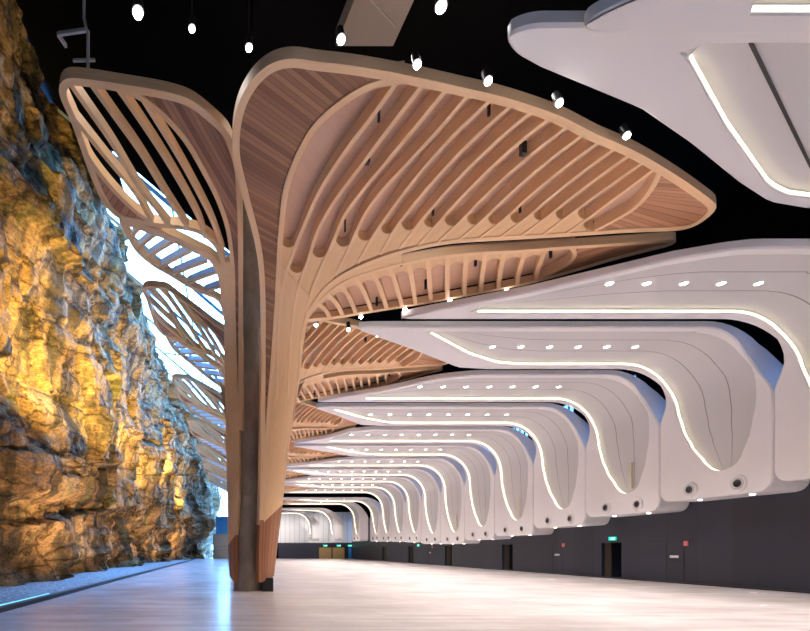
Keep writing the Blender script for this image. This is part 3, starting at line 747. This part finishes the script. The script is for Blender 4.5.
# hangers and braces under the glass
for y in (30, 36, 42, 52, 62, 74): 
    b.bar((-2, y, roofz(-2)), (-2, y, 13.4), .05, .05); b.bar((-3.6, y+.6, roofz(-3.6)), (-3.6, y+.6, 13.9), .05, .05)
    b.bar((-4.2, y+.3, 14.1), (.3, y+.3, 13.4), .07, .07)
w = struct(b.build('window_20', M['backlitsteel']))
b = MB(); slab(-6.6, .6, 26, 31, .02); slab(sk0, .6, 31, 91, .02); b.build('pane', M['glass'], w)
# end glazing on the left
b = MB()
for x in (-9, -6.6, -4.2, -1.8, .6): b.bar((x, 91, 0), (x, 91, roofz(x)), .12, .12)
for z in (6.7, 9.5, 12.5, 15.5, 18.5): b.bar((-10, 91, z), (.6, 91, z), .10, .10)
w = struct(b.build('window_21', M['backlitsteel'])); b = MB(); b.box(-10.5, .6, 91.1, 91.12, 0, 26); b.build('pane', M['glass'], w)

# ------------------------------------------------------------------ roof fittings
def spotlight(p, aim, label, group, r=.10, m='bulb'):
    p = Vector(p); d = (Vector(aim)-p).normalized()
    o = empty('spotlight', p, label, 'spotlight', group)
    b = MB(); b.tube(-d*.30, Vector((0,0,0)), r*1.05, 12, r*1.25); b.build('lamp_can', M['black'], o, 40)
    b = MB(); b.sphere((d*.03), r, 12); b.build('lens', M[m], o, 60)
    return o
def U(px, py, Y): return Vector(((px-VX)*Y/F, Y, HC+(VY-py)*Y/F))
for n_, (px, py) in enumerate(((341,39),(417,64),(488,80.5),(559,102.5),(626.5,135))):
    q = T((px, py+17))+Vector((0,0,.0)); p = U(px, py, q.y-.6)
    o = spotlight(p, p+Vector((0,-2,-5)), '%s spotlight from the left along the upper edge of the biggest petal' % NTH[n_], 'spotlights on the biggest petal', .068)
    b = MB(); b.bar((0,.1,.27), T((px, py+17))+Vector((0,.02,.22))-p, .04, .03); b.build('bracket', M['black'], o)
for n_, (px, py) in enumerate(((316,324),(361,316),(405,308.5),(450,300),(506.5,289.5))):
    q = T((px, py-1)); p = q+Vector((0,.22,.1)); p = U(px, py, q.y+.1)
    spotlight(p, p+Vector((0,1,-5)), '%s small spotlight from the trunk along the underside edge of the lower right petal' % NTH[n_], 'spotlights on the lower right petal', .07)
for n_, (px, py) in enumerate(((316,321.5),(348.5,329),(377.5,334.5),(405.5,342.5))):
    p = U(px, py, 18.9+.55*n_)
    o = spotlight(p, p+Vector((0,-1,-5)), '%s small spotlight from the trunk on the second tree\'s petal edge' % NTH[n_], 'spotlights on the second tree petal', .07)
    b = MB(); b.bar((0,.05,.27), (0,.55,.5), .04, .03); b.build('bracket', M['black'], o)
for px, py, lab, r, m_ in ((138,12,'brightest ceiling spotlight above the left petal in the black roof',.13,'bulb'), (192,28,'smaller ceiling spotlight right of the brightest one in the black roof',.08,'bulb'), (249,47,'pinkish ceiling spotlight in the notch between the two front petals',.09,'bulb'), (441,6,'ceiling spotlight at the top edge right of the grey duct',.13,'bulb')):
    Y_ = (15.3-1.1)*F/(VY-py); p = U(px, py, Y_)
    o = spotlight(p, p-Vector((0,.6,4)), lab, 'black roof spotlights', r, m_)
    b = MB(); b.tube((0,0,.1), (0,0,roofz(p.x)-p.z), .02); b.build('stem', M['black'], o)
# grey duct and steel bracket under the black roof
b = MB(); c_ = [U(*q) for q in ((363,-22,12.0),(424,-22,12.0),(393,46,13.6),(336,46,13.6))]
b.add(c_+[p+Vector((0,0,.5)) for p in c_], [(0,1,2,3),(7,6,5,4),(0,4,5,1),(1,5,6,2),(2,6,7,3),(3,7,4,0)])
o = b.build('roof_duct', M['duct']); tag(o, 'grey sheet metal duct under the black roof at top centre', 'duct')
b = MB(); p, q = U(312,-20,12.), U(430,29,13.); b.bar(U(368,-4,12.4), U(396,27,13.1), .04, .04); b.build('conduit', M['greysteel'], o)
b = MB(); pts = [U(84,18,13), U(86.5,30,13), U(58,34,13), U(66,46,13.4)]
for a, c_ in zip(pts, pts[1:]): b.bar(a, c_, .07, .09)
b.bar(U(88,31,13), U(88,68,13), .07, .07); b.bar(U(73,60.5,13), U(95,60,13), .06, .06)
q_ = U(84,18,13); b.bar(q_, (q_.x, q_.y, roofz(q_.x)+.02), .06, .06)
o = b.build('steel_bracket', M['greysteel']); tag(o, 'thin grey steel bracket frame hung from black roof above the left petal', 'bracket')

# ------------------------------------------------------------------ lights
def lamp(kind, loc, energy, color, aim=None, size=.1, angle=None, blend=.6, name='lamp'):
    l = bpy.data.lights.new(name, kind); l.energy = energy; l.color = color
    if kind == 'SPOT': l.spot_size = math.radians(angle or 90); l.spot_blend = blend; l.shadow_soft_size = size
    elif kind == 'POINT': l.shadow_soft_size = size
    elif kind == 'SUN': l.angle = math.radians(size)
    o = bpy.data.objects.new(name, l); COL.objects.link(o); o.location = loc
    if aim: o.rotation_euler = (Vector(aim)-Vector(loc)).to_track_quat('-Z', 'Y').to_euler()
    return o
KD = 1.0
for k in range(-1, 15):                                # shells' downlights onto the floor
    for x in (10.15, 12.65, 15.15):
        yc = BND(k-1)+2.46; z = HC+ZC.get(k, 9.2)+.05
        lamp('SPOT', (x, yc, z), 980*KD, (1,.93,.87), (x-1, yc, 0), .1, 115, .8, 'downlight_or_fill')
for x in (4, 10, 16): lamp('SPOT', (x, 83.5, HC+6.3), 900, (1,.95,.9), (x, 88.5, 2.5), .1, 120, .8, 'downlight_or_fill')  # added fill spots brightening the end wall, no fixtures behind them
for k in range(1, 10):                                 # wall washers
    for fr in (.3, .75):
        y = BND(k-1)+4.92*(1-fr); lamp('SPOT', (21.5, y, HC+ZBOT[k]-.06), 40, (.85,.9,1), (21.95, y, 0), .05, 80, .7, 'washer_lamp')
for i, y in enumerate((13., 20, 27, 35, 44, 55, 68)):      # warm cliff floodlights on the canopies' left side
    lamp('SPOT', (-4.7, y, 7.6), 7000*(1+i*.12)*(1.25 if i % 2 else .6), (1,.70,.20), (-9.6, y+4.2, 12.4), .15, 84, .8, 'cliff_flood')
    lamp('SPOT', (-5.4, y+3, 1.2), 1900, (1,.66,.32), (-10, y+6, 5.), .15, 100, .8, 'cliff_uplight')
for px, py in ((138,12),(441,6),(341,39),(488,80)):
    Y_ = 12.; p = U(px, py, Y_) ; lamp('SPOT', p-Vector((0,0,.3)), 500, (1,.94,.88), p-Vector((0,.3,8)), .12, 110, .7, 'roof_lamp')

# sky: bright, blue overhead, white toward the horizon behind
w = bpy.data.worlds.new('sky'); sc.world = w; w.use_nodes = True; nt = w.node_tree; bg = nt.nodes['Background']
tc = nt.nodes.new('ShaderNodeTexCoord'); sp = nt.nodes.new('ShaderNodeSeparateXYZ'); nt.links.new(tc.outputs['Generated'], sp.inputs[0])
mr = nt.nodes.new('ShaderNodeMapRange'); mr.inputs[1].default_value = -.35; mr.inputs[2].default_value = .12; nt.links.new(sp.outputs[1], mr.inputs[0])
mx = nt.nodes.new('ShaderNodeMix'); mx.data_type = 'RGBA'; nt.links.new(mr.outputs[0], mx.inputs[0])
mx.inputs[6].default_value = (.10,.095,.10,1); mx.inputs[7].default_value = (3.2,9.0,20.,1)
nt.links.new(mx.outputs[2], bg.inputs[0]); bg.inputs[1].default_value = 1.0

# camera
cam = bpy.data.cameras.new('camera'); co = bpy.data.objects.new('camera', cam); COL.objects.link(co)
cam.sensor_fit = 'HORIZONTAL'; cam.sensor_width = 36; cam.lens = 36*F/810
cam.shift_x = (405-VX)/810; cam.shift_y = -(315.5-VY)/810
co.location = (0, 0, HC); co.rotation_euler = (math.pi/2, 0, 0); cam.clip_end = 500
sc.camera = co
sc.view_settings.view_transform = 'Standard'; sc.view_settings.look = 'None'; sc.view_settings.gamma = 1; sc.view_settings.use_curve_mapping = False
sc.view_settings.exposure = .66
try: sc.cycles.use_denoising = True; sc.cycles.max_bounces = 8; sc.cycles.sample_clamp_indirect = 6
except Exception: pass
